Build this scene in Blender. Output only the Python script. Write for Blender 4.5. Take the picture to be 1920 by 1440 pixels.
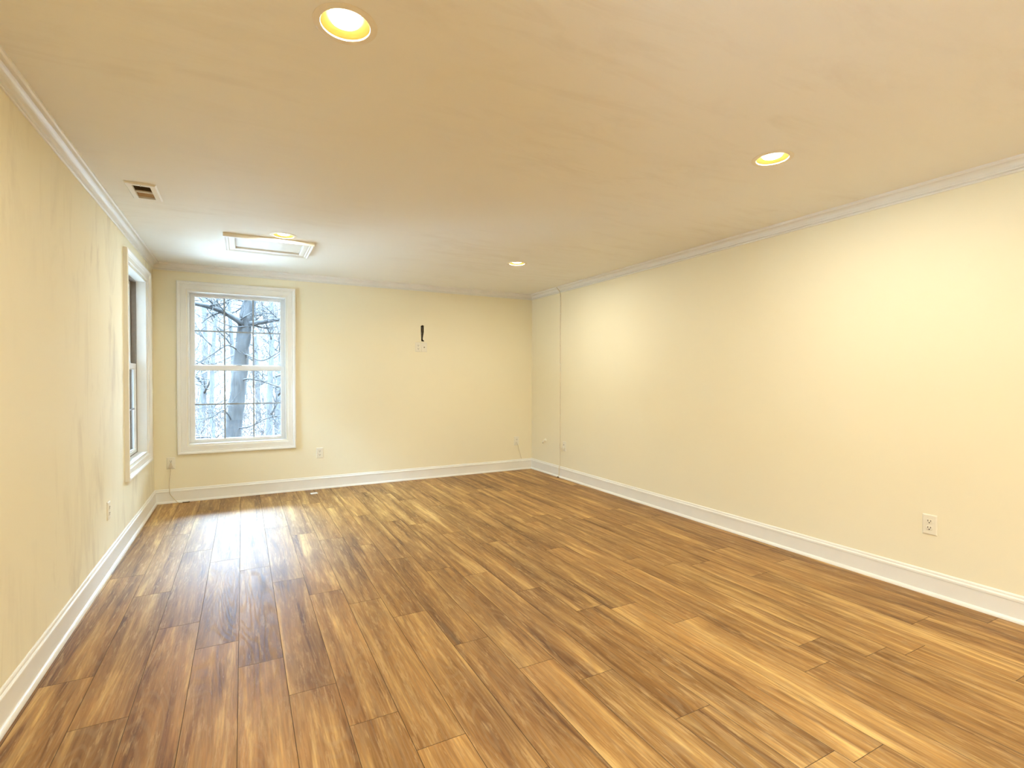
import bpy, bmesh, math, random
from mathutils import Vector, Matrix, noise

for o in list(bpy.data.objects):
    bpy.data.objects.remove(o)
scene = bpy.context.scene
COL = scene.collection
PI = math.pi
R = math.radians

# ------------------------------------------------------------------ room size
W, D, H = 4.399, 6.209, 2.44          # right wall x, far wall y, ceiling height
Y0 = -4.6                             # wall behind the camera

# ------------------------------------------------------------------ camera
YAW, PITCH, ROLL = 0.4871159, -0.0140410, 0.00081006
cam = bpy.data.cameras.new('camera')
cam.sensor_width = 36.0
cam.lens = 953.35 / 1920.0 * 36.0
cam.clip_start = 0.02
cam.clip_end = 300
cam_o = bpy.data.objects.new('camera', cam)
COL.objects.link(cam_o)
fw = Vector((math.sin(YAW) * math.cos(PITCH), math.cos(YAW) * math.cos(PITCH), math.sin(PITCH)))
r0 = Vector((math.cos(YAW), -math.sin(YAW), 0))
u0 = r0.cross(fw)
rt = r0 * math.cos(ROLL) + u0 * math.sin(ROLL)
up = -r0 * math.sin(ROLL) + u0 * math.cos(ROLL)
mw = Matrix((rt, up, -fw)).transposed().to_4x4()
mw.translation = Vector((0.79341, 0.0, 1.29063))
cam_o.matrix_world = mw
scene.camera = cam_o

# ------------------------------------------------------------------ view + sky
scene.view_settings.view_transform = 'Standard'
scene.view_settings.look = 'None'
scene.view_settings.gamma = 1.0
scene.view_settings.use_curve_mapping = False
scene.view_settings.exposure = 0.0

BULB_COL = (1.0, 0.99, 0.87)
BULB_WATTS = 28.0
LEFT_BULBS = 0.38                      # the row over the left side burns a little dimmer
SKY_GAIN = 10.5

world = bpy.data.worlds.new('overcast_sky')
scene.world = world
world.use_nodes = True
wn, wl = world.node_tree.nodes, world.node_tree.links
wn.clear()
w_out = wn.new('ShaderNodeOutputWorld')
w_bg = wn.new('ShaderNodeBackground')
w_tc = wn.new('ShaderNodeTexCoord')
w_sep = wn.new('ShaderNodeSeparateXYZ')
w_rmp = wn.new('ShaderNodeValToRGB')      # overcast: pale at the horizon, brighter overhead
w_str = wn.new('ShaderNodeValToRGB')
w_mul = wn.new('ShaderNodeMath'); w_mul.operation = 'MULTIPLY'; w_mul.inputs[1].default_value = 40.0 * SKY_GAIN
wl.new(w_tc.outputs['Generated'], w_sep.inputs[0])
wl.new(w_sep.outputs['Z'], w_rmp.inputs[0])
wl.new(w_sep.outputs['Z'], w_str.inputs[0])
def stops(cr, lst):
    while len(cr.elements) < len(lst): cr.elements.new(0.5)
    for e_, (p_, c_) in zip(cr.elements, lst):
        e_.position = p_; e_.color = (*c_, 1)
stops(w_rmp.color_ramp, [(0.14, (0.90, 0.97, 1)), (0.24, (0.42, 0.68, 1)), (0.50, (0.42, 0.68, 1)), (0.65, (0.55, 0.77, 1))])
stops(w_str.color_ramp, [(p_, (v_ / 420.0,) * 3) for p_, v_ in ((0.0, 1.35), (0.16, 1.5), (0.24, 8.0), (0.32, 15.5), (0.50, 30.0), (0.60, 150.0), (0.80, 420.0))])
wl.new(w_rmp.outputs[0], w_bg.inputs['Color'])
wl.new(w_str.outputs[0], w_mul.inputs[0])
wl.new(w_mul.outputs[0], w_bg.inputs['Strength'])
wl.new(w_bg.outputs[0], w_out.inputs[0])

# ================================================================== materials
def mat(name):
    m = bpy.data.materials.new(name)
    m.use_nodes = True
    nt = m.node_tree
    b = nt.nodes.get('Principled BSDF')
    return m, nt.nodes, nt.links, b

def setb(b, col=None, rough=None, spec=None, metal=None):
    if col is not None: b.inputs['Base Color'].default_value = (*col, 1)
    if rough is not None: b.inputs['Roughness'].default_value = rough
    if spec is not None: b.inputs['Specular IOR Level'].default_value = spec
    if metal is not None: b.inputs['Metallic'].default_value = metal

def noise_tex(n, l, vec, scale, detail=3.0, rough=0.55, dist=0.0):
    t = n.new('ShaderNodeTexNoise')
    t.inputs['Scale'].default_value = scale
    t.inputs['Detail'].default_value = detail
    t.inputs['Roughness'].default_value = rough
    t.inputs['Distortion'].default_value = dist
    if vec is not None: l.new(vec, t.inputs['Vector'])
    return t.outputs['Fac']

def mapping(n, l, vec, scale=(1, 1, 1), loc=(0, 0, 0)):
    m = n.new('ShaderNodeMapping')
    m.inputs['Scale'].default_value = scale
    m.inputs['Location'].default_value = loc
    l.new(vec, m.inputs['Vector'])
    return m.outputs['Vector']

def ramp(n, l, fac, stops):
    r = n.new('ShaderNodeValToRGB')
    cr = r.color_ramp
    while len(cr.elements) < len(stops): cr.elements.new(0.5)
    for e, (p, c) in zip(cr.elements, stops):
        e.position = p
        e.color = (*c, 1) if len(c) == 3 else c
    l.new(fac, r.inputs[0])
    return r.outputs[0]

def mix(n, l, fac, a, b, mode='MIX'):
    m = n.new('ShaderNodeMix'); m.data_type = 'RGBA'; m.blend_type = mode
    for sock, v in ((m.inputs['Factor'], fac), (m.inputs['A'], a), (m.inputs['B'], b)):
        pass
    fs = [s for s in m.inputs if s.type == 'VALUE'][0]
    cs = [s for s in m.inputs if s.type == 'RGBA']
    for s, v in ((fs, fac), (cs[0], a), (cs[1], b)):
        if hasattr(v, 'is_linked'): l.new(v, s)
        elif isinstance(v, (int, float)): s.default_value = v
        else: s.default_value = (*v, 1)
    return [s for s in m.outputs if s.type == 'RGBA'][0]

def math_n(n, l, op, a, b=None):
    m = n.new('ShaderNodeMath'); m.operation = op
    for i, v in enumerate((a, b)):
        if v is None: continue
        if hasattr(v, 'is_linked'): l.new(v, m.inputs[i])
        else: m.inputs[i].default_value = v
    return m.outputs[0]

def bump(n, l, b, height, strength, dist):
    bp = n.new('ShaderNodeBump')
    bp.inputs['Strength'].default_value = strength
    bp.inputs['Distance'].default_value = dist
    l.new(height, bp.inputs['Height'])
    l.new(bp.outputs[0], b.inputs['Normal'])

def simple(name, col, rough=0.5, spec=0.5, metal=0.0, var=0.06, scale=40.0):
    """Plain finish with a faint mottling so it is never perfectly even."""
    m, n, l, b = mat(name)
    tc = n.new('ShaderNodeTexCoord')
    f = noise_tex(n, l, tc.outputs['Object'], scale)
    lo = tuple(c * (1 - var) for c in col); hi = tuple(min(1, c * (1 + var)) for c in col)
    l.new(ramp(n, l, f, [(0.3, lo), (0.7, hi)]), b.inputs['Base Color'])
    setb(b, None, rough, spec, metal)
    return m

def wall_paint(name, col, smudge=None, sscale=(1, 1, 1), amount=0.5, lo=0.55, hi=0.75):
    m, n, l, b = mat(name)
    g = n.new('ShaderNodeNewGeometry')
    v = g.outputs['Position']
    big = noise_tex(n, l, v, 0.9, 2)
    c = ramp(n, l, big, [(0.3, tuple(x * 0.975 for x in col)), (0.7, col)])
    if smudge:
        s1 = noise_tex(n, l, mapping(n, l, v, sscale), 3.0, 5, 0.65, 0.6)
        s2 = noise_tex(n, l, mapping(n, l, v, (0.6, 0.6, 0.6), (3, 1, 2)), 1.3, 2)
        f = math_n(n, l, 'MULTIPLY', ramp(n, l, s1, [(lo, (0, 0, 0)), (hi, (1, 1, 1))]),
                   ramp(n, l, s2, [(0.4, (0, 0, 0)), (0.62, (1, 1, 1))]))
        f = math_n(n, l, 'MULTIPLY', f, amount)
        c = mix(n, l, f, c, smudge)
    l.new(c, b.inputs['Base Color'])
    setb(b, None, 0.62, 0.3)
    fine = noise_tex(n, l, v, 170.0, 4)
    bump(n, l, b, fine, 0.10, 0.002)
    return m

CREAM = (0.90, 0.825, 0.61)
M = {}
M['wall'] = wall_paint('cream_wall_paint', CREAM)
M['wall_streaked'] = wall_paint('streaked_cream_wall_paint', CREAM, (0.50, 0.40, 0.27), (1.5, 1.5, 0.45), 0.55, 0.49, 0.72)  # cream with upright brownish noise streaks
M['ceiling'] = wall_paint('cream_ceiling_paint', (0.905, 0.875, 0.785), (0.68, 0.60, 0.48), (0.7, 2.6, 1), 0.30, 0.48, 0.72)
M['trim'] = simple('white_trim_paint', (0.86, 0.835, 0.76), 0.32, 0.5, var=0.02, scale=6)
M['sash'] = simple('white_vinyl_sash', (0.84, 0.84, 0.82), 0.35, 0.5, var=0.02, scale=8)
M['grille'] = simple('grey_grille', (0.34, 0.39, 0.44), 0.4, 0.4, var=0.02)
M['liner'] = simple('tan_jamb_liner', (0.22, 0.17, 0.12), 0.5, 0.4, var=0.08)
M['plate'] = simple('ivory_white_plastic', (0.85, 0.80, 0.66), 0.3, 0.5, var=0.015, scale=30)
M['slot'] = simple('dark_slot', (0.05, 0.035, 0.02), 0.6, 0.3)
M['metal'] = simple('screw_metal', (0.6, 0.58, 0.52), 0.35, 0.5, 0.8)
M['cord'] = simple('beige_cord', (0.70, 0.60, 0.43), 0.45, 0.4)
M['cable'] = simple('painted_cable', (0.80, 0.71, 0.52), 0.5, 0.35)
M['dark'] = simple('dark_cavity', (0.06, 0.035, 0.012), 0.85, 0.1, var=0.4, scale=60)
M['blackcable'] = simple('black_cable', (0.03, 0.022, 0.015), 0.4, 0.4)
M['tan'] = simple('lit_louvre_tan', (0.50, 0.36, 0.22), 0.5, 0.3, var=0.1)  # louvre tone with the light on the vanes put into the colour
M['duct'] = simple('dark_duct', (0.16, 0.11, 0.055), 0.7, 0.2, var=0.2)
M['trimring'] = simple('cream_light_trim', (0.84, 0.76, 0.60), 0.35, 0.4, var=0.01)
M['cone'] = simple('yellow_glow_reflector', (0.80, 0.62, 0.16), 0.4, 0.5, var=0.01)  # yellow base colour carries the bulb's glow on the reflector
M['chip'] = simple('white_chip', (0.93, 0.92, 0.88), 0.35, 0.5, var=0.01)

# bulb: a lit lamp face
m, n, l, b = mat('lit_bulb_face')
setb(b, (0.9, 0.88, 0.8), 0.4)
b.inputs['Emission Color'].default_value = (1.0, 0.93, 0.72, 1)
b.inputs['Emission Strength'].default_value = 7.0
M['bulb'] = m

# clear window glass
m, n, l, b = mat('clear_window_glass')
n.remove(b)
out = n.get('Material Output')
tr = n.new('ShaderNodeBsdfTransparent'); tr.inputs[0].default_value = (0.95, 0.975, 0.98, 1)
gl = n.new('ShaderNodeBsdfGlossy'); gl.inputs['Roughness'].default_value = 0.01
fr = n.new('ShaderNodeFresnel'); fr.inputs['IOR'].default_value = 1.45
mx = n.new('ShaderNodeMixShader')
l.new(fr.outputs[0], mx.inputs[0]); l.new(tr.outputs[0], mx.inputs[1]); l.new(gl.outputs[0], mx.inputs[2])
l.new(mx.outputs[0], out.inputs[0])
M['glass'] = m
M['screen'] = simple('grey_screen_wire', (0.58, 0.57, 0.54), 0.6, 0.2)

# vinyl plank floor
m, n, l, b = mat('oak_look_vinyl_planks')
g = n.new('ShaderNodeNewGeometry')
at = n.new('ShaderNodeAttribute'); at.attribute_name = 'plank'
cmb = n.new('ShaderNodeCombineXYZ')
l.new(math_n(n, l, 'MULTIPLY', at.outputs['Fac'], 53.0), cmb.inputs['Z'])
l.new(math_n(n, l, 'MULTIPLY', at.outputs['Fac'], 17.0), cmb.inputs['Y'])
va = n.new('ShaderNodeVectorMath'); va.operation = 'ADD'
l.new(g.outputs['Position'], va.inputs[0]); l.new(cmb.outputs[0], va.inputs[1])
v = va.outputs[0]
streak = noise_tex(n, l, mapping(n, l, v, (14, 0.8, 1)), 1.0, 6, 0.66, 0.5)
patch = noise_tex(n, l, mapping(n, l, v, (5, 1.3, 1), (7, 2, 0)), 1.0, 3, 0.55, 0.3)
fine = noise_tex(n, l, mapping(n, l, v, (130, 6, 1)), 1.0, 3, 0.6)
fleck = noise_tex(n, l, mapping(n, l, v, (60, 6, 1), (1, 5, 3)), 1.0, 4, 0.7, 0.25)
contour = noise_tex(n, l, mapping(n, l, v, (6.5, 0.8, 1), (3, 8, 1)), 1.0, 1.8, 0.4, 0.15)
sn = math_n(n, l, 'SINE', math_n(n, l, 'MULTIPLY', contour, 135.0))
lines = ramp(n, l, math_n(n, l, 'MULTIPLY_ADD', sn, 0.5), [(0.55, (0, 0, 0)), (0.95, (1, 1, 1))])
lines.node.inputs[0].links[0].from_node.inputs[2].default_value = 0.5
DARK, MIDD, MID, LIGHT = (0.15, 0.062, 0.014), (0.28, 0.132, 0.033), (0.38, 0.198, 0.056), (0.64, 0.395, 0.135)
c = ramp(n, l, streak, [(0.33, DARK), (0.43, MIDD), (0.54, MID), (0.67, LIGHT)])
tone = ramp(n, l, at.outputs['Fac'], [(0.0, (0.86, 0.85, 0.83)), (0.5, (0.98, 0.98, 0.98)), (1.0, (1.10, 1.11, 1.12))])
c = mix(n, l, 1.0, c, tone, 'MULTIPLY')
pt = ramp(n, l, patch, [(0.32, (0.70, 0.66, 0.61)), (0.5, (1, 1, 1)), (0.70, (1.20, 1.21, 1.22))])
c = mix(n, l, 1.0, c, pt, 'MULTIPLY')
ff = ramp(n, l, fine, [(0.32, (0.80, 0.78, 0.76)), (0.68, (1.12, 1.12, 1.12))])
c = mix(n, l, 1.0, c, ff, 'MULTIPLY')
fk = math_n(n, l, 'MULTIPLY', ramp(n, l, fleck, [(0.54, (0, 0, 0)), (0.66, (1, 1, 1))]), 0.5)
c = mix(n, l, fk, c, (0.58, 0.37, 0.16))
ln = math_n(n, l, 'MULTIPLY', lines, 0.20)
c = mix(n, l, ln, c, (0.42, 0.30, 0.17))
l.new(c, b.inputs['Base Color'])
setb(b, None, 0.46, 0.30)
rg = math_n(n, l, 'MULTIPLY_ADD', lines, 0.10); rg.node.inputs[2].default_value = 0.46
l.new(rg, b.inputs['Roughness'])
hh = math_n(n, l, 'ADD', math_n(n, l, 'MULTIPLY', lines, 0.6), fine)
bump(n, l, b, hh, 0.12, 0.002)
M['floor'] = m

M['plank_edge'] = simple('dark_plank_edge', (0.12, 0.078, 0.045), 0.7, 0.1)

# outdoors
def bark(name, a, bcol, sc=6.0):
    m, n, l, b = mat(name)
    tc = n.new('ShaderNodeTexCoord')
    f = noise_tex(n, l, mapping(n, l, tc.outputs['Object'], (3, 3, 0.8)), sc, 5, 0.65, 0.5)
    l.new(ramp(n, l, f, [(0.32, a), (0.66, bcol)]), b.inputs['Base Color'])
    setb(b, None, 0.9, 0.1)
    bump(n, l, b, f, 0.25, 0.03)
    return m
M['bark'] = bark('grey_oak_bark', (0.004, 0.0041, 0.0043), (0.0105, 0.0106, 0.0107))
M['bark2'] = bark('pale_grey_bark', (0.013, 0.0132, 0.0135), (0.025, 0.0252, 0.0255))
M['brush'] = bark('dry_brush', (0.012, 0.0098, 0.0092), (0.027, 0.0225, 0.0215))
M['woods'] = bark('hazed_far_bark', (0.035, 0.0352, 0.0355), (0.055, 0.055, 0.055))  # bark lightened to stand in for distance haze
M['ground'] = bark('pale_leaf_litter', (0.08, 0.074, 0.07), (0.13, 0.124, 0.118), 1.5)

# ================================================================== mesh helpers
def new(name, bm, material, parent=None, smooth=False, fix=True):
    if fix: bmesh.ops.recalc_face_normals(bm, faces=bm.faces)
    me = bpy.data.meshes.new(name)
    for f in bm.faces: f.smooth = smooth
    bm.to_mesh(me); bm.free()
    me.materials.append(material)
    o = bpy.data.objects.new(name, me)
    COL.objects.link(o)
    if parent: o.parent = parent
    return o

def empty(name, loc=(0, 0, 0), rz=0.0):
    o = bpy.data.objects.new(name, None)
    o.empty_display_size = 0.05
    o.location = loc
    o.rotation_euler = (0, 0, rz)
    COL.objects.link(o)
    return o

def tag(o, label, cat, group=None, kind=None):
    o['label'] = label
    o['category'] = cat
    if group: o['group'] = group
    if kind: o['kind'] = kind
    return o

def struct(o):
    o['kind'] = 'structure'
    return o

def copy_tree(o, parent=None):
    c = o.copy(); COL.objects.link(c)
    if parent: c.parent = parent
    for ch in list(o.children): copy_tree(ch, c)
    return c

def box(bm, x0, x1, y0, y1, z0, z1, bev=0.0):
    b2 = bmesh.new()
    bmesh.ops.create_cube(b2, size=1.0)
    for v in b2.verts:
        v.co = Vector((x0 + (v.co.x + .5) * (x1 - x0), y0 + (v.co.y + .5) * (y1 - y0), z0 + (v.co.z + .5) * (z1 - z0)))
    if bev > 0:
        bmesh.ops.bevel(b2, geom=list(b2.edges), offset=bev, segments=2, affect='EDGES', profile=0.6)
    merge(bm, b2)

def merge(bm, b2, mtx=None):
    if mtx is not None: bmesh.ops.transform(b2, matrix=mtx, verts=b2.verts)
    mp = {}
    for v in b2.verts: mp[v] = bm.verts.new(v.co)
    for f in b2.faces:
        try: bm.faces.new([mp[v] for v in f.verts])
        except ValueError: pass
    b2.free()

def loft(bm, loops, cap=True, closed=True):
    rows = [[bm.verts.new(p) for p in lp] for lp in loops]
    k = len(rows[0])
    for a, b_ in zip(rows, rows[1:]):
        for i in range(k if closed else k - 1):
            j = (i + 1) % k
            bm.faces.new((a[i], a[j], b_[j], b_[i]))
    if cap and closed:
        bm.faces.new(rows[0]); bm.faces.new(list(reversed(rows[-1])))
    return rows

def lathe(bm, prof, segs=48, centre=(0, 0, 0), closed_prof=False):
    """profile (r, z) turned about z"""
    cx, cy, cz = centre
    loops = []
    for r_, z_ in prof:
        loops.append([(cx + r_ * math.cos(2 * PI * i / segs), cy + r_ * math.sin(2 * PI * i / segs), cz + z_) for i in range(segs)])
    rows = [[bm.verts.new(p) for p in lp] for lp in loops]
    pairs = list(zip(rows, rows[1:]))
    if closed_prof: pairs.append((rows[-1], rows[0]))
    for a, b_ in pairs:
        for i in range(segs):
            j = (i + 1) % segs
            bm.faces.new((a[i], a[j], b_[j], b_[i]))
    return rows

def tube(bm, pts, rad, sides=8, cap=True):
    pts = [Vector(p) for p in pts]
    if not isinstance(rad, (list, tuple)): rad = [rad] * len(pts)
    loops = []
    t0 = (pts[1] - pts[0]).normalized()
    ref = Vector((0, 0, 1)) if abs(t0.z) < 0.9 else Vector((1, 0, 0))
    nrm = t0.cross(ref).normalized()
    for i, p in enumerate(pts):
        if i == 0: t = pts[1] - pts[0]
        elif i == len(pts) - 1: t = pts[-1] - pts[-2]
        else: t = (pts[i + 1] - pts[i]).normalized() + (pts[i] - pts[i - 1]).normalized()
        if t.length < 1e-9: t = t0
        t.normalize()
        nrm = (nrm - t * nrm.dot(t))
        if nrm.length < 1e-6: nrm = t.orthogonal()
        nrm.normalize()
        bn = t.cross(nrm)
        loops.append([p + (nrm * math.cos(2 * PI * k / sides) + bn * math.sin(2 * PI * k / sides)) * rad[i] for k in range(sides)])
    loft(bm, loops, cap)

def smooth_path(pts, n=6):
    """Catmull-Rom through the points"""
    P = [Vector(p) for p in pts]
    P = [P[0] * 2 - P[1]] + P + [P[-1] * 2 - P[-2]]
    out = []
    for i in range(1, len(P) - 2):
        for k in range(n):
            t = k / n
            a, b_, c_, d_ = P[i - 1], P[i], P[i + 1], P[i + 2]
            out.append(0.5 * ((2 * b_) + (c_ - a) * t + (2 * a - 5 * b_ + 4 * c_ - d_) * t * t + (3 * b_ - a - 3 * c_ + d_) * t ** 3))
    out.append(P[-2])
    return out

def sheet(name, outer, holes, to3d, thick, material):
    """Flat slab with holes: outline and holes in 2-D, mapped to 3-D; thick = vector to the back face."""
    bm = bmesh.new()
    def loop(pts):
        vs = [bm.verts.new(to3d(*p)) for p in pts]
        return [bm.edges.new((vs[i], vs[(i + 1) % len(vs)])) for i in range(len(vs))]
    es = loop(outer)
    for h in holes: es += loop(h)
    bmesh.ops.triangle_fill(bm, edges=es, use_beauty=True, use_dissolve=False)
    faces = list(bm.faces)
    ret = bmesh.ops.extrude_face_region(bm, geom=faces, use_keep_orig=True)
    vs = [g_ for g_ in ret['geom'] if isinstance(g_, bmesh.types.BMVert)]
    bmesh.ops.translate(bm, verts=vs, vec=Vector(thick))
    return struct(new(name, bm, material))

def circle_pts(cx, cy, r_, n=40):
    return [(cx + r_ * math.cos(2 * PI * i / n), cy + r_ * math.sin(2 * PI * i / n)) for i in range(n)]

def rect_pts(a0, a1, b0, b1):
    return [(a0, b0), (a1, b0), (a1, b1), (a0, b1)]

# ================================================================== room shell
LIGHTS = [(1.097, 1.737), (3.263, 1.738), (1.096, 4.550), (3.258, 4.548)]
LIGHTS += [(1.097, -1.075), (3.263, -1.075), (1.097, -3.30), (3.263, -3.30)]     # rows added behind the viewpoint as unseen fill light
VENT = (0.216, 0.306, 3.745, 3.990)
WIN_W, WIN_Z0, WIN_Z1 = 0.946, 0.575, 2.185
WIN_BACK_X, WIN_LEFT_Y, WIN_ADDED_Y = 0.288, 4.868, -0.35

# floor: one surface of plank faces with fine bevelled joints
rng = random.Random(11)
bm = bmesh.new()
lay = bm.faces.layers.float.new('plank')
PW, PL = 0.1825, 1.275
KNOWN = {-2: 2.762, -1: 2.371, 0: 3.12, 1: 2.808, 2: 2.543, 3: 2.225, 4: 1.923, 5: 2.964, 6: 2.69, 7: 2.272, 8: 1.955, 10: 1.389, 11: 2.29, 14: 1.35}
k = -3
while 0.404 + k * PW < W:
    xa, xb = max(0.0, 0.404 + k * PW), min(W, 0.404 + (k + 1) * PW)
    if xb - xa > 0.004:
        yj = KNOWN.get(k, rng.uniform(1.0, 1.0 + PL))
        while yj > Y0: yj -= PL
        while yj < D:
            ya, yb = max(Y0, yj), min(D, yj + PL)
            if yb - ya > 0.004:
                gx, gz = 0.0011, 0.0016
                o4 = [bm.verts.new(p) for p in ((xa, ya, -gz), (xb, ya, -gz), (xb, yb, -gz), (xa, yb, -gz))]
                i4 = [bm.verts.new(p) for p in ((xa + gx, ya + gx, 0), (xb - gx, ya + gx, 0), (xb - gx, yb - gx, 0), (xa + gx, yb - gx, 0))]
                val = rng.random()
                fs = [bm.faces.new(i4)]
                for q in range(4):
                    fs.append(bm.faces.new((o4[q], o4[(q + 1) % 4], i4[(q + 1) % 4], i4[q])))
                for f in fs: f[lay] = val
                for f in fs[1:]: f.material_index = 1
            yj += PL
    k += 1
b2 = bmesh.new()
floor = struct(new('floor', bm, M['floor'], fix=False))
floor.data.materials.append(M['plank_edge'])

sheet('ceiling', rect_pts(0, W, Y0, D),
      [circle_pts(x, y, 0.080) for x, y in LIGHTS] + [rect_pts(*VENT)],
      lambda a, b_: (a, b_, H), (0, 0, 0.014), M['ceiling'])
sheet('wall_left', rect_pts(Y0, D + 0.2, 0, H + 0.014),
      [rect_pts(WIN_LEFT_Y, WIN_LEFT_Y + WIN_W, WIN_Z0, WIN_Z1), rect_pts(WIN_ADDED_Y, WIN_ADDED_Y + WIN_W, WIN_Z0, WIN_Z1)],
      lambda a, b_: (0, a, b_), (-0.2, 0, 0), M['wall_streaked'])
SLOT = [(2.781, 1.932), (2.784, 1.80), (2.787, 1.738), (2.823, 1.735), (2.824, 1.750), (2.806, 1.760),
        (2.808, 1.775), (2.812, 1.80), (2.818, 1.83), (2.821, 1.86), (2.823, 1.936), (2.803, 1.944)]
sheet('wall_back', rect_pts(0, W, 0, H + 0.014),
      [rect_pts(WIN_BACK_X, WIN_BACK_X + WIN_W, WIN_Z0, WIN_Z1), SLOT],
      lambda a, b_: (a, D, b_), (0, 0.2, 0), M['wall'])
sheet('wall_right', rect_pts(Y0, D + 0.2, 0, H + 0.014), [], lambda a, b_: (W, a, b_), (0.2, 0, 0), M['wall'])
sheet('wall_front', rect_pts(-0.2, W + 0.2, 0, H + 0.014), [], lambda a, b_: (a, Y0, b_), (0, -0.2, 0), M['wall'])

# unseen box added over the ceiling so no daylight leaks in through the fittings
bm = bmesh.new()
box(bm, -0.2, W + 0.2, Y0 - 0.2, D + 0.2, H + 0.30, H + 0.36)
for a in ((-0.2, -0.1, Y0 - 0.2, D + 0.2), (W + 0.1, W + 0.2, Y0 - 0.2, D + 0.2), (-0.1, W + 0.1, Y0 - 0.2, Y0 - 0.1), (-0.1, W + 0.1, D + 0.1, D + 0.2)):
    box(bm, a[0], a[1], a[2], a[3], H + 0.014, H + 0.30)
struct(new('trim_9', bm, M['duct']))

# running mouldings --------------------------------------------------
def moulding(name, prof, wall, s0, s1, material, parent=None, m0=True, m1=True):
    """prof: closed list (protrusion, z); mitred at its ends."""
    def P(d, s, z):
        if wall == 'left': return (d, s, z)
        if wall == 'right': return (W - d, s, z)
        return (s, D - d, z)
    bm = bmesh.new()
    loft(bm, [[P(d, s0 + (d if m0 else 0), z) for d, z in prof], [P(d, s1 - (d if m1 else 0), z) for d, z in prof]])
    o = new(name, bm, material, parent)
    if not parent: struct(o)
    return o

def arc(cx, cz, r_, a0, a1, n=6):
    return [(cx + r_ * math.cos(R(a0 + (a1 - a0) * i / n)), cz + r_ * math.sin(R(a0 + (a1 - a0) * i / n))) for i in range(n + 1)]

BASE = [(0, 0), (0.014, 0), (0.014, 0.108), (0.0165, 0.110), (0.0165, 0.119)] + arc(0.0095, 0.119, 0.007, 0, 80, 4) + \
       [(0.0085, 0.129), (0.0085, 0.136), (0.006, 0.141), (0.003, 0.144), (0, 0.144)]
SHOE = [(0.014, 0.0)] + [(0.014 + 0.0145 * math.cos(R(a)), 0.021 * math.sin(R(a))) for a in (0, 15, 30, 45, 60, 75, 90)]
CROWN = [(0, H - 0.072), (0.006, H - 0.072), (0.009, H - 0.068), (0.009, H - 0.062), (0.005, H - 0.060), (0.005, H - 0.058), (0.014, H - 0.055), (0.016, H - 0.046), (0.012, H - 0.044)] + \
        [(0.043 - 0.031 * math.cos(R(a)), H - 0.044 + 0.030 * math.sin(R(a))) for a in (15, 30, 45, 60, 75, 90)] + \
        [(0.043, H - 0.018), (0.052, H - 0.017), (0.058, H - 0.011), (0.058, H), (0, H)]
for wall, s0, s1 in (('left', Y0, D), ('back', 0, W), ('right', Y0, D)):
    bb = moulding('baseboard_' + wall, BASE, wall, s0, s1, M['trim'], None, wall == 'back', True)
    moulding('shoe_moulding', SHOE, wall, s0, s1, M['trim'], bb, wall == 'back', True)
for i, (wall, s0, s1) in enumerate((('left', Y0, D), ('back', 0, W), ('right', Y0, D))):
    moulding('trim_%d' % (i + 1), CROWN, wall, s0, s1, M['trim'], None, wall == 'back', True)

# windows -------------------------------------------------------------
def frame_ring(bm, x0, x1, z0, z1, prof):
    """mitred rectangular frame: prof = closed list (offset outwards from the rectangle, y)"""
    loops = []
    for cx, cz, sx, sz in ((x0, z0, -1, -1), (x1, z0, 1, -1), (x1, z1, 1, 1), (x0, z1, -1, 1)):
        loops.append([(cx + sx * o_, y_, cz + sz * o_) for o_, y_ in prof])
    rows = [[bm.verts.new(p) for p in lp] for lp in loops]
    k = len(prof)
    for a in range(4):
        ra, rb = rows[a], rows[(a + 1) % 4]
        for i in range(k):
            j = (i + 1) % k
            bm.faces.new((ra[i], ra[j], rb[j], rb[i]))

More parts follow.
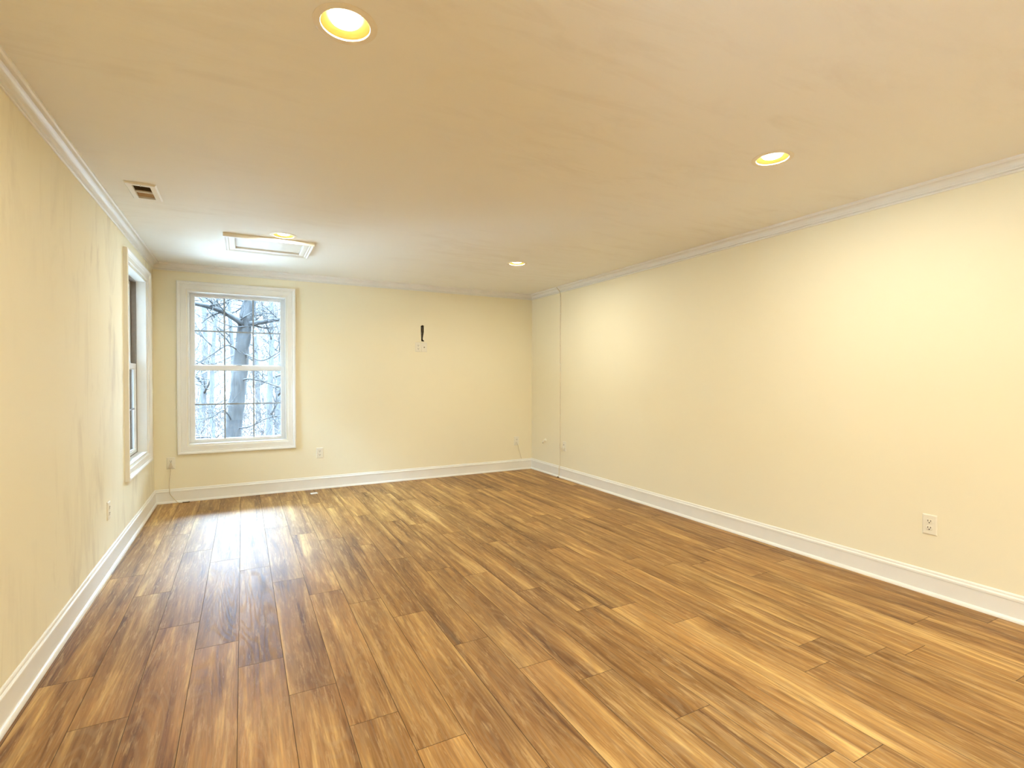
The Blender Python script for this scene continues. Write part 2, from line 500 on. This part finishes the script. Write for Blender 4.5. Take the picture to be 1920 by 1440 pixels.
def build_window(name, loc, rz, screen):
    root = struct(empty(name, loc, rz))
    w, z0, z1 = WIN_W, WIN_Z0, WIN_Z1
    bm = bmesh.new()                       # picture-frame casing with a stepped profile
    frame_ring(bm, 0, w, z0, z1, [(0.003, 0), (0.003, -0.012), (0.008, -0.016), (0.045, -0.016), (0.050, -0.019), (0.056, -0.017),
                                  (0.066, -0.026), (0.074, -0.030), (0.084, -0.030), (0.088, -0.026), (0.088, 0)])
    new('casing', bm, M['trim'], root)
    bm = bmesh.new()                       # wooden jamb boards lining the opening
    frame_ring(bm, 0, w, z0, z1, [(0, 0.0), (-0.014, 0.0), (-0.014, 0.075), (0, 0.075)])
    new('jamb', bm, M['trim'], root)
    bm = bmesh.new()
    frame_ring(bm, 0, w, z0, z1, [(0, 0.0755), (-0.020, 0.0755), (-0.020, 0.112), (-0.012, 0.112), (-0.012, 0.116), (-0.020, 0.116), (-0.020, 0.155), (-0.012, 0.155), (-0.012, 0.2), (0, 0.2)])
    new('jamb_liner', bm, M['liner'] if screen else M['sash'], root)
    zm0, zm1 = 1.362, 1.410
    gx0, gx1 = 0.056, w - 0.056
    def sash(nm, ya, yb, sz0, sz1, gz0, gz1, gm):
        bm = bmesh.new()
        yc = (ya + yb) / 2
        x0, x1 = 0.0205, w - 0.0205
        # stiles and rails, inner edge stepped down to the glass
        for (a0, a1, c0, c1) in ((x0, gx0, sz0, sz1), (gx1, x1, sz0, sz1), (gx0, gx1, sz0, gz0), (gx0, gx1, gz1, sz1)):
            box(bm, a0, a1, ya, yb, c0, c1, 0.002)
        frame_ring(bm, gx0, gx1, gz0, gz1, [(0.001, ya + 0.006), (-0.007, ya + 0.012), (-0.007, yb - 0.012), (0.001, yb - 0.006)])
        s = new(nm, bm, M['sash'], root)
        bm = bmesh.new()
        box(bm, gx0, gx1, yc - 0.002, yc + 0.002, gz0, gz1)
        new('pane', bm, M['glass'], s)
        bm = bmesh.new()
        for t in (1, 2):
            x = gx0 + (gx1 - gx0) * t / 3
            box(bm, x - 0.0075, x + 0.0075, yc - 0.0075, yc - 0.0025, gz0, gz1)
        for xa, xb in ((0, 1), (1, 2), (2, 3)):
            xx0 = gx0 + (gx1 - gx0) * xa / 3 + (0.0075 if xa else 0)
            xx1 = gx0 + (gx1 - gx0) * xb / 3 - (0.0075 if xb < 3 else 0)
            box(bm, xx0, xx1, yc - 0.0075, yc - 0.0025, gm - 0.0075, gm + 0.0075)
        new('grille', bm, M['grille'], s)
        return s
    lo = sash('lower_sash', 0.078, 0.110, z0 + 0.0205, zm1, 0.622, zm0, 0.995)
    hi = sash('upper_sash', 0.118, 0.150, zm0 + 0.004, z1 - 0.0205, zm1 + 0.004, 2.140, 1.776)
    bm = bmesh.new()
    box(bm, w / 2 - 0.028, w / 2 + 0.028, 0.080, 0.106, zm1 + 0.0005, zm1 + 0.007, 0.002)
    box(bm, w / 2 - 0.008, w / 2 + 0.022, 0.084, 0.098, zm1 + 0.006, zm1 + 0.014, 0.003)
    new('sash_lock', bm, M['grille'], lo)
    if screen:
        bm = bmesh.new()
        box(bm, 0.014, 0.034, 0.170, 0.182, z0 + 0.014, 1.40); box(bm, w - 0.034, w - 0.014, 0.170, 0.182, z0 + 0.014, 1.40)
        box(bm, 0.034, w - 0.034, 0.170, 0.182, z0 + 0.014, z0 + 0.034); box(bm, 0.034, w - 0.034, 0.170, 0.182, 1.38, 1.40)
        x = 0.036
        while x < w - 0.035:
            box(bm, x, x + 0.0008, 0.1756, 0.1764, z0 + 0.03, 1.385); x += 0.0045
        z = z0 + 0.036
        while z < 1.38:
            box(bm, 0.03, w - 0.03, 0.1752, 0.1756, z, z + 0.0008); z += 0.0045
        new('insect_screen', bm, M['screen'], root)
    return root

build_window('window_1', (WIN_BACK_X, D, 0), 0, False)
build_window('window_2', (0, WIN_LEFT_Y, 0), PI / 2, True)
build_window('added_window', (0, WIN_ADDED_Y, 0), PI / 2, False)      # added window out of view, for cool daylight on the left floor

# ================================================================== fittings
# recessed ceiling lights
def recessed_light(x, y, watts):
    root = empty('recessed_light', (x, y, H))
    bm = bmesh.new()
    lathe(bm, [(0.0775, 0.0035), (0.0775, -0.0015), (0.0785, -0.0032), (0.094, -0.0028), (0.101, -0.0016), (0.1015, -0.0003)], 56, closed_prof=True)
    new('trim_ring', bm, M['trimring'], root, False)
    bm = bmesh.new()
    lathe(bm, [(0.0775, 0.0025), (0.073, 0.0065), (0.064, 0.014), (0.056, 0.019), (0.0535, 0.022), (0.0535, 0.12), (0.001, 0.12), (0.001, 0.124), (0.0785, 0.124), (0.0785, 0.0025)], 56, closed_prof=True)
    new('reflector', bm, M['cone'], root, True)
    bm = bmesh.new()
    lathe(bm, [(0.0005, 0.003), (0.020, 0.0035), (0.036, 0.006), (0.047, 0.0115), (0.0515, 0.020), (0.049, 0.042), (0.030, 0.090), (0.018, 0.118), (0.0005, 0.118)], 40)
    bulb = new('bulb', bm, M['bulb'], root, True)
    ld = bpy.data.lights.new('bulb_glow', 'AREA')          # the bulb's own light, on its face
    ld.shape = 'DISK'; ld.size = 0.098; ld.energy = watts; ld.color = BULB_COL
    lo = bpy.data.objects.new('bulb_glow', ld); COL.objects.link(lo)
    lo.parent = bulb; lo.location = (0, 0, 0.0012)
    return root
LAB = ['large lit recessed downlight nearest the camera at the top of the photo',
       'lit recessed downlight in the ceiling near the right wall crown',
       'lit recessed downlight beside the white attic hatch trim',
       'small lit recessed downlight in the far ceiling towards the right corner']
L0 = {}
for i, (x, y) in enumerate(LIGHTS):
    kind = (1.75 if x < 2 else 1.15) if y < 0 else (LEFT_BULBS if x < 2 else 0.68)
    if kind not in L0: o = L0[kind] = recessed_light(x, y, BULB_WATTS * kind)
    else:
        o = copy_tree(L0[kind]); o.location = (x, y, H)
    tag(o, LAB[i] if i < 4 else 'added unseen fill downlight in the ceiling behind the viewpoint', 'ceiling light', 'recessed ceiling lights')

# supply vent
v0, v1, v2, v3 = VENT
root = empty('ceiling_vent', ((v0 + v1) / 2, (v2 + v3) / 2, H))
tag(root, 'small white ceiling air vent with louvres toned as shaded and lit near the left wall', 'vent')
hx, hy = (v1 - v0) / 2, (v3 - v2) / 2
bm = bmesh.new()
def flat_ring(bm, hx, hy, prof):
    loops = []
    for sx, sy in ((-1, -1), (1, -1), (1, 1), (-1, 1)):
        loops.append([(sx * (hx + o_), sy * (hy + o_), z_) for o_, z_ in prof])
    rows = [[bm.verts.new(p) for p in lp] for lp in loops]
    k = len(prof)
    for a in range(4):
        ra, rb = rows[a], rows[(a + 1) % 4]
        for i in range(k):
            j = (i + 1) % k
            bm.faces.new((ra[i], ra[j], rb[j], rb[i]))
flat_ring(bm, hx, hy, [(0, 0.0), (0, -0.011), (0.027, -0.011), (0.034, -0.004), (0.034, -0.0003)])
box(bm, -hx, hx, -0.004, 0.004, -0.0108, -0.002)
new('frame', bm, M['trim'], root)
bm = bmesh.new()
for z_a, z_b, a in ((0.001, 0.20, 0),):
    t = 0.002
    box(bm, -hx, -hx + t, -hy, hy, z_a, z_b); box(bm, hx - t, hx, -hy, hy, z_a, z_b)
    box(bm, -hx, hx, -hy, -hy + t, z_a, z_b); box(bm, -hx, hx, hy - t, hy, z_a, z_b)
    box(bm, -hx, hx, -hy, hy, z_b, z_b + t)
new('duct', bm, M['duct'], root)
def vane(bm, yc, ang, ln):
    b2 = bmesh.new()
    bmesh.ops.create_cube(b2, size=1.0)
    bmesh.ops.scale(b2, vec=(2 * hx - 0.004, ln, 0.0012), verts=b2.verts)
    merge(bm, b2, Matrix.Translation((0, yc, 0.004)) @ Matrix.Rotation(R(ang), 4, 'X'))
for i in range(8):
    bm = bmesh.new(); vane(bm, -hy + 0.012 + i * 0.0138, 52, 0.016)
    new('louvre', bm, M['duct'], root)  # near bank takes the dark duct colour for its shaded gaps
for i in range(8):
    bm = bmesh.new(); vane(bm, 0.012 + i * 0.0138, -38, 0.017)
    new('louvre', bm, M['tan'], root)  # far bank coloured tan as if catching the light
bm = bmesh.new()
box(bm, -0.002, 0.002, -hy - 0.022, -hy - 0.010, -0.017, -0.011, 0.001)
new('damper_lever', bm, M['metal'], root)

# attic hatch
hx0, hx1, hy0, hy1 = 0.660, 1.348, 4.665, 5.200
root = empty('attic_hatch', ((hx0 + hx1) / 2, (hy0 + hy1) / 2, H))
tag(root, 'white framed rectangular attic hatch in the ceiling before the window', 'hatch')
hx, hy = (hx1 - hx0) / 2, (hy1 - hy0) / 2
bm = bmesh.new()
flat_ring(bm, hx, hy, [(0, 0.0), (0, -0.030), (-0.010, -0.031), (-0.022, -0.026), (-0.034, -0.027), (-0.040, -0.022), (-0.052, -0.023), (-0.078, -0.020), (-0.085, -0.017), (-0.085, 0.0)])
new('frame', bm, M['trim'], root)
bm = bmesh.new()
box(bm, -hx + 0.088, hx - 0.088, -hy + 0.088, hy - 0.088, -0.004, -0.0005, 0.001)
new('panel', bm, M['trim'], root)

# electrical outlets -- built facing -y, standing on the origin of their plate centre
def plate_bm(w=0.074, h=0.120, t=0.0065):
    bm = bmesh.new()
    b2 = bmesh.new()
    x, z = w / 2, h / 2
    i_ = 0.006
    loft(b2, [[(-x, 0, -z), (x, 0, -z), (x, 0, z), (-x, 0, z)],
              [(-x, -t * .45, -z), (x, -t * .45, -z), (x, -t * .45, z), (-x, -t * .45, z)],
              [(-x + i_, -t, -z + i_), (x - i_, -t, -z + i_), (x - i_, -t, z - i_), (-x + i_, -t, z - i_)]])
    merge(bm, b2)
    return bm
def receptacle(zc, parent):
    bm = bmesh.new()
    pts = []
    for i in range(32):
        a = 2 * PI * i / 32
        pts.append((0.0172 * math.cos(a), max(-0.0125, min(0.0125, 0.0172 * math.sin(a)))))
    loft(bm, [[(x, -0.0064, zc + z) for x, z in pts], [(x, -0.0082, zc + z) for x, z in pts], [(x * .94, -0.0088, zc + z * .94) for x, z in pts]])
    o = new('receptacle', bm, M['plate'], parent)
    bm = bmesh.new()
    box(bm, -0.0082, -0.0052, -0.0094, -0.0086, zc - 0.001, zc + 0.0085)
    box(bm, 0.0052, 0.0082, -0.0094, -0.0086, zc - 0.001, zc + 0.0085)
    b2 = bmesh.new()
    bmesh.ops.create_cone(b2, cap_ends=True, segments=16, radius1=0.0033, radius2=0.0033, depth=0.0008)
    merge(bm, b2, Matrix.Translation((0, -0.0090, zc - 0.0075)) @ Matrix.Rotation(PI / 2, 4, 'X'))
    new('contact_slots', bm, M['slot'], o)
    return o
def screw(zc, parent, x=0.0):
    bm = bmesh.new()
    b2 = bmesh.new()
    bmesh.ops.create_cone(b2, cap_ends=True, segments=16, radius1=0.0032, radius2=0.0026, depth=0.0012)
    merge(bm, b2, Matrix.Translation((x, -0.0071, zc)) @ Matrix.Rotation(PI / 2, 4, 'X'))
    return new('screw', bm, M['plate'], parent)
def outlet(loc, rz):
    root = empty('electrical_outlet', loc, rz)
    new('cover_plate', plate_bm(), M['plate'], root)
    receptacle(0.0197, root); receptacle(-0.0197, root); screw(0, root)
    return root
O0 = outlet((W, 1.497, 0.415), -PI / 2)
tag(O0, 'ivory double outlet low on the long right wall, nearest the camera', 'outlet', 'wall outlets')
def more(loc, rz, label):
    o = copy_tree(O0); o.location = loc; o.rotation_euler = (0, 0, rz)
    return tag(o, label, 'outlet', 'wall outlets')
more((1.574, D, 0.413), 0, 'ivory outlet with bare sockets on the far wall, right of the window')
more((0, 4.222, 0.402), PI / 2, 'white outlet on the left wall, below and before the side window')
more((2.745, D, 1.663), 0, 'ivory outlet high on the far wall under the dark slot')
o_left = more((0.141, D, 0.406), 0, 'ivory outlet under the window in the left corner, cord plugged in')
o_corner = more((4.152, D, 0.402), 0, 'ivory outlet on the far wall in the right corner, cord plugged in')
o_right = more((W, 5.385, 0.410), -PI / 2, 'ivory outlet on the right wall beside the vertical cable')

# coaxial wall plate next to the high outlet
root = empty('cable_plate', (2.8235, D, 1.663))
tag(root, 'ivory coaxial plate with one centre jack, high on the far wall', 'wall plate')
new('cover_plate', plate_bm(), M['plate'], root)
bm = bmesh.new()
b2 = bmesh.new(); bmesh.ops.create_cone(b2, cap_ends=True, segments=6, radius1=0.0075, radius2=0.0075, depth=0.003)
merge(bm, b2, Matrix.Translation((0, -0.0080, 0)) @ Matrix.Rotation(PI / 2, 4, 'X'))
b2 = bmesh.new(); bmesh.ops.create_cone(b2, cap_ends=True, segments=20, radius1=0.0046, radius2=0.0046, depth=0.010)
merge(bm, b2, Matrix.Translation((0, -0.0135, 0)) @ Matrix.Rotation(PI / 2, 4, 'X'))
new('jack', bm, M['duct'], root)
screw(0.042, root); screw(-0.042, root)

# ragged slot in the plaster above: a cavity with old cables in it
root = empty('wall_cutout', (2.803, D, 1.735))
tag(root, 'dark ragged vertical slot cut in the far wall above two plates', 'wall opening')
bm = bmesh.new()
ax, az = 2.803, 1.735
out_l = [(x - ax, z - az) for x, z in SLOT]
big = [(x * 1.0, z) for x, z in out_l]
rows = [[bm.verts.new((x, 0.010, z)) for x, z in big], [bm.verts.new((x, 0.085, z)) for x, z in big]]
kk = len(big)
for i in range(kk):
    j = (i + 1) % kk
    bm.faces.new((rows[0][i], rows[0][j], rows[1][j], rows[1][i]))
bm.faces.new(rows[1])
new('cavity', bm, M['dark'], root)
bm = bmesh.new()
tube(bm, smooth_path([(-0.006, 0.045, 0.20), (-0.004, 0.030, 0.15), (-0.010, 0.028, 0.09), (-0.006, 0.040, 0.02)]), 0.0035, 8)
new('cable', bm, M['blackcable'], root, True)
bm = bmesh.new()
tube(bm, smooth_path([(0.008, 0.05, 0.19), (0.009, 0.034, 0.15), (0.006, 0.040, 0.10)]), 0.003, 8)
new('cable', bm, M['cable'], root, True)

# small round cord outlet on the right wall near the corner
root = empty('cord_grommet', (W, 5.838, 0.437), -PI / 2)
tag(root, 'small round white cord stub on the right wall near the far corner', 'wall fitting')
bm = bmesh.new()
b2 = bmesh.new(); lathe(b2, [(0.0003, 0.0), (0.022, 0.0), (0.022, 0.003), (0.019, 0.008), (0.012, 0.011), (0.0003, 0.012)], 28)
merge(bm, b2, Matrix.Rotation(PI / 2, 4, 'X'))
new('base', bm, M['plate'], root, True)
bm = bmesh.new()
tube(bm, smooth_path([(0.0, -0.010, 0.002), (0.004, -0.030, 0.0), (-0.002, -0.040, -0.012), (-0.010, -0.036, -0.028)]), [0.0075] * 12 + [0.008] * 7, 12)
new('stub', bm, M['plate'], root, True)
bm = bmesh.new()
tube(bm, [(-0.010, -0.036, -0.026), (-0.013, -0.034, -0.036)], 0.0075, 12)
new('dark_tip', bm, M['duct'], root, True)  # short dark tube at the stub's lower end

# long cable down the right wall
root = empty('wall_cable', (W, 5.475, 0.0), 0)
tag(root, 'thin cable running straight down the right wall from ceiling to floor', 'cable')
bm = bmesh.new()
cy_ = 0.0
pts = [(-0.060, cy_, H - 0.003), (-0.060, cy_, H - 0.012), (-0.050, cy_, H - 0.024), (-0.034, cy_, H - 0.036), (-0.022, cy_, H - 0.052), (-0.014, cy_, H - 0.074),
       (-0.006, cy_, H - 0.095), (-0.0055, cy_ + 0.002, 1.9), (-0.0055, cy_ - 0.002, 1.4), (-0.0055, cy_, 0.9), (-0.0055, cy_ + 0.001, 0.40), (-0.006, cy_, 0.17), (-0.014, cy_, 0.150),
       (-0.0215, cy_, 0.132), (-0.0215, cy_, 0.10), (-0.0205, cy_, 0.05), (-0.024, cy_, 0.028), (-0.034, cy_, 0.018), (-0.0355, cy_, 0.004)]
tube(bm, pts, 0.0052, 10)
new('cable', bm, M['cable'], root, True)
for z in (2.1, 1.45, 0.8):
    bm = bmesh.new()
    box(bm, -0.0125, -0.0003, -0.008, 0.008, z - 0.004, z + 0.004, 0.0015)
    new('clip', bm, M['plate'], root)
bm = bmesh.new()
box(bm, -0.044, -0.0295, -0.011, 0.011, 0.0005, 0.011, 0.002)
new('dark_floor_hole', bm, M['slot'], root)  # dark block standing in for the hole the cable enters

# plug + short cord joining that cable to the outlet beside it
root = empty('power_plug', (W, 5.385, 0.390), -PI / 2)
tag(root, 'cream plug with short looped cord in the outlet beside the vertical cable', 'plug')
bm = bmesh.new(); box(bm, -0.013, 0.013, -0.034, -0.0100, -0.013, 0.013, 0.004)
new('plug_body', bm, M['plate'], root)
bm = bmesh.new()
tube(bm, smooth_path([(0.0, -0.030, -0.012), (0.004, -0.034, -0.040), (-0.030, -0.022, -0.052), (-0.062, -0.012, -0.040), (-0.080, -0.0145, -0.010), (-0.083, -0.0185, 0.050)]), 0.0034, 8)
new('cord', bm, M['cable'], root, True)

# plug + cord in the right corner
root = empty('power_plug', (4.152, D, 0.382))
tag(root, 'cream plug with thin cord falling from the right corner outlet', 'plug')
bm = bmesh.new(); box(bm, -0.014, 0.014, -0.036, -0.0100, -0.014, 0.014, 0.004)
new('plug_body', bm, M['plate'], root)
bm = bmesh.new()
tube(bm, smooth_path([(0.004, -0.026, -0.013), (0.012, -0.028, -0.050), (0.035, -0.016, -0.110), (0.058, -0.008, -0.170), (0.072, -0.005, -0.215), (0.078, -0.005, -0.234)]), 0.0033, 8)
new('cord', bm, M['cord'], root, True)

# wedge adapter + cord in the left corner
root = empty('power_plug', (0.141, D, 0.386))
tag(root, 'wedge-shaped cream plug with cord trailing to the floor, left corner', 'plug')
bm = bmesh.new()
loft(bm, [[(-0.019, -0.0102, -0.020), (0.019, -0.0102, -0.020), (0.005, -0.0102, 0.028), (-0.003, -0.0102, 0.028)],
          [(-0.017, -0.040, -0.020), (0.017, -0.040, -0.020), (0.004, -0.022, 0.026), (-0.002, -0.022, 0.026)]])
bmesh.ops.bevel(bm, geom=list(bm.edges), offset=0.002, segments=2, affect='EDGES')
new('plug_body', bm, M['cord'], root)
bm = bmesh.new()
tube(bm, smooth_path([(0.0, -0.028, -0.018), (0.0, -0.030, -0.06), (-0.010, -0.020, -0.13), (-0.014, -0.014, -0.205), (-0.012, -0.020, -0.245), (-0.008, -0.0215, -0.285), (0.020, -0.022, -0.335), (0.046, -0.033, -0.366), (0.066, -0.046, -0.3825), (0.105, -0.060, -0.3825)]), 0.0034, 8)
new('cord', bm, M['cord'], root, True)
bm = bmesh.new()
tube(bm, smooth_path([(0.103, -0.060, -0.381), (0.135, -0.066, -0.381), (0.165, -0.060, -0.381)]), 0.005, 8)
new('connector', bm, M['duct'], root, True)

# little white piece on the floor
bm = bmesh.new()
box(bm, -0.036, 0.036, -0.026, 0.026, 0.0, 0.008, 0.0025)
box(bm, -0.030, 0.030, -0.020, 0.020, 0.0078, 0.0095, 0.0008)
o = new('plastic_cover', bm, M['chip'])
o.location = (1.482, 5.962, 0.0003); o.rotation_euler = (0, 0, R(8))
tag(o, 'small flat white piece lying on the floor by the far baseboard', 'plastic piece')

# ================================================================== outdoors
def gz(x, y):
    """height of the ground: falls from the house then rises gently into the woods"""
    t = max(0.0, min(1.0, (y - 9.0) / 22.0))
    return -2.6 + 2.25 * t * t * (3 - 2 * t) + 0.16 * noise.noise(Vector((x * 0.25, y * 0.25, 0.3)))
bm = bmesh.new()
NX, NY = 50, 60
grid = [[bm.verts.new((-30 + 60 * i / NX, -6 + 86 * j / NY, gz(-30 + 60 * i / NX, -6 + 86 * j / NY))) for i in range(NX + 1)] for j in range(NY + 1)]
for j in range(NY):
    for i in range(NX):
        bm.faces.new((grid[j][i], grid[j][i + 1], grid[j + 1][i + 1], grid[j + 1][i]))
struct(new('ground', bm, M['ground'], None, True))

def grow(bm, p, d, ln, r_, depth, rg, droop=0.0, sides=6):
    """a branch with its twigs, into one mesh"""
    pts, rad = [Vector(p)], [r_]
    d = Vector(d).normalized()
    steps = 6 if depth else 4
    for i in range(steps):
        d = (d + Vector((rg.uniform(-.28, .28), rg.uniform(-.28, .28), rg.uniform(-.22, .26) - droop))).normalized()
        pts.append(pts[-1] + d * (ln / steps))
        rad.append(max(0.004, r_ * (1 - 0.75 * (i + 1) / steps)))
    tube(bm, pts, rad, sides if depth else 4)
    if depth:
        for i in range(1, len(pts)):
            for q in range(rg.choice((1, 2, 2))):
                dd = (pts[i] - pts[i - 1]).normalized()
                side = Vector((rg.uniform(-1, 1), rg.uniform(-.6, .6), rg.uniform(-.6, 1))).normalized()
                grow(bm, pts[i], dd * 0.5 + side * 0.8, ln * rg.uniform(.35, .6), max(0.005, rad[i] * 0.5), depth - 1, rg, droop, 5)

# the big oak right outside the far window
TY = 13.2
root = empty('oak_tree', (0.45, TY, gz(0.45, TY) - 0.05))
tag(root, 'thick forked bare oak trunk leaning right just outside the far window', 'tree')
off = Vector(root.location)
def L(*p): return Vector(p) - off
bm = bmesh.new()
def organic(pts, rad, sides=18, amp=0.06):
    b2 = bmesh.new()
    tube(b2, pts, rad, sides)
    for v in b2.verts:
        q = v.co * 5.0
        v.co += Vector((noise.noise(q), noise.noise(q + Vector((7, 1, 3))), 0)) * amp * 0.5
    return b2
tp = smooth_path([L(0.45, TY, gz(0.45, TY) - 0.05), L(0.50, TY, -1.6), L(0.60, TY, -0.07), L(0.68, TY, 0.75), L(0.745, TY, 1.43), L(0.815, TY, 2.2), L(0.865, TY, 2.55), L(0.985, TY + .05, 3.2), L(1.10, TY + .1, 4.2), L(1.15, TY + .2, 5.6)], 6)
nr = len(tp)
tr_ = []
for i in range(nr):
    t = i / (nr - 1)
    tr_.append(0.27 - 0.10 * min(1, t / 0.2) if t < 0.2 else 0.172 - 0.03 * (t - 0.2) / 0.5 if t < 0.7 else 0.142 - 0.25 * (t - 0.7))
merge(bm, organic(tp, tr_))
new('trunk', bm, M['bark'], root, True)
rg = random.Random(5)
def limb(pts, r0_, r1_, twigs, seed, tl=0.7):
    rgl = random.Random(seed)
    bm = bmesh.new()
    sp = smooth_path([L(*p) for p in pts], 5)
    rad = [r0_ + (r1_ - r0_) * i / (len(sp) - 1) for i in range(len(sp))]
    merge(bm, organic(sp, rad, 10, 0.03))
    for q in range(twigs):
        i = rgl.randrange(3, len(sp))
        side = Vector((rgl.uniform(-1, 1), rgl.uniform(-.7, .7), rgl.uniform(-.5, 1)))
        grow(bm, sp[i], side, tl * rgl.uniform(.6, 1.2), max(0.008, rad[i] * 0.35), 1, rgl)
    return new('branch', bm, M['bark'], root, True)
limb([(0.86, TY, 2.44), (0.76, TY - .1, 2.52), (0.48, TY - .2, 2.70), (0.14, TY - .3, 2.82), (-0.35, TY - .4, 2.90), (-1.2, TY - .5, 3.05)], 0.075, 0.035, 12, 1)
limb([(0.84, TY, 2.42), (0.97, TY - .1, 2.50), (1.24, TY - .2, 2.55), (1.62, TY - .3, 2.64), (2.3, TY - .4, 2.75)], 0.070, 0.030, 12, 2)
limb([(0.82, TY, 2.45), (0.80, TY, 2.62), (0.84, TY, 2.85), (0.88, TY, 3.15), (0.86, TY, 3.9), (0.70, TY, 5.0)], 0.085, 0.05, 6, 3)
limb([(0.78, TY, 1.85), (1.0, TY - .3, 1.72), (1.22, TY - .5, 1.66), (1.6, TY - .7, 1.9)], 0.022, 0.010, 7, 4, 0.5)
limb([(0.72, TY, 1.2), (0.95, TY - .3, 1.24), (1.25, TY - .5, 1.16), (1.75, TY - .7, 0.98)], 0.026, 0.010, 7, 6, 0.5)
limb([(0.70, TY, 1.9), (0.5, TY - .4, 1.98), (0.25, TY - .5, 1.80), (-0.1, TY - .6, 1.55), (-.4, TY - .6, 1.5)], 0.020, 0.008, 7, 7, 0.5)
limb([(0.62, TY, 0.2), (0.42, TY - .4, 0.55), (0.20, TY - .5, 0.42), (-0.2, TY - .6, 0.38)], 0.018, 0.008, 6, 8, 0.45)
limb([(0.64, TY, 0.1), (0.95, TY - .4, 0.18), (1.3, TY - .5, 0.36), (1.8, TY - .6, 0.42)], 0.018, 0.008, 6, 9, 0.45)

# bare trees in the woods behind it
def bare_tree(x, y, h, r_, lean, seed, label, group):
    rgl = random.Random(seed)
    z = gz(x, y) - 0.05
    root = empty('bare_tree', (x, y, z))
    tag(root, label, 'tree', group)
    bm = bmesh.new()
    pts, rad = [], []
    for i in range(10):
        t = i / 9
        pts.append(Vector((lean * t * h + 0.10 * math.sin(t * 5 + seed), 0.05 * math.sin(t * 4 + seed * 2), t * h)))
        rad.append(r_ * (1 - 0.7 * t))
    pts2 = smooth_path(pts, 3)
    rad2 = [r_ * (1 - 0.7 * i / (len(pts2) - 1)) for i in range(len(pts2))]
    tube(bm, pts2, rad2, 10)
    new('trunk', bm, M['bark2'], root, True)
    nb = 9
    for q in range(nb):
        t = 0.22 + 0.74 * q / nb + rgl.uniform(-.03, .03)
        i = int(t * (len(pts2) - 1))
        a = rgl.uniform(0, 2 * PI)
        bm = bmesh.new()
        grow(bm, pts2[i], (math.cos(a), math.sin(a) * .6, rgl.uniform(.1, .8)), h * rgl.uniform(.14, .26), rad2[i] * 0.45, 1 + (q % 3 == 0), rgl)
        new('branch', bm, M['bark2'], root, True)
GR = 'bare trees in the woods outside'
LT = 'thin bare grey tree in the pale woods behind the forked oak'
TREES = [(0.05, 17.5, 8.0, 0.085, 0.01, 3), (1.62, 16.5, 7.5, 0.11, -0.03, 4), (1.95, 20.0, 9.0, 0.12, 0.0, 5), (-0.55, 21.0, 9.0, 0.12, 0.02, 6),
         (0.40, 24.0, 9.5, 0.11, -0.01, 7), (1.30, 25.0, 9.5, 0.12, 0.01, 8), (2.60, 26.0, 10, 0.14, -0.02, 9), (-1.30, 18.0, 8.5, 0.10, 0.01, 10),
         (-2.2, 22.5, 9.5, 0.13, 0.0, 12), (3.1, 21.0, 9.0, 0.12, 0.02, 13), (-1.7, 14.0, 7.5, 0.09, -0.01, 14), (-3.2, 26.0, 10, 0.13, 0.01, 15)]
for a in TREES: bare_tree(*a, LT, GR)

# uncountable far woods and brush
rg = random.Random(21)
bm = bmesh.new()
for i in range(130):
    y = rg.uniform(28, 56); x = rg.uniform(-14, 14)
    h = rg.uniform(5, 10); z = gz(x, y) - .1
    p = [Vector((x, y, z))]
    dx = rg.uniform(-.10, .10)
    for q in range(6): p.append(p[-1] + Vector((dx * h / 6 + rg.uniform(-.16, .16), 0, h / 6)))
    r1 = rg.uniform(.035, .09)
    tube(bm, p, [r1 * (1 - .13 * q) for q in range(7)], 5)
    for q in range(6):
        s_ = p[rg.randrange(1, 7)]
        grow(bm, s_, (rg.uniform(-1, 1), rg.uniform(-.3, .3), rg.uniform(.1, .9)), rg.uniform(1.0, 2.4), .022, 1, rg)
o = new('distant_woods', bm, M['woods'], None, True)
tag(o, 'hazy mass of far bare trees at the back of the woods outside', 'woods', None, 'stuff')
bm = bmesh.new()
for i in range(2300):
    y = 14.5 + 15 * rg.random() ** 1.2; x = rg.uniform(-5, 6)
    z = gz(x, y) - .03
    grow(bm, (x, y, z), (rg.uniform(-.9, .9), rg.uniform(-.4, .4), 1), rg.uniform(.8, 2.2), rg.uniform(.010, .022), 1 if i % 3 == 0 else 0, rg, 0.08, 4)
o = new('underbrush', bm, M['brush'], None, True)
tag(o, 'tangle of dry pale underbrush on the ground outside the window', 'brush', None, 'stuff')
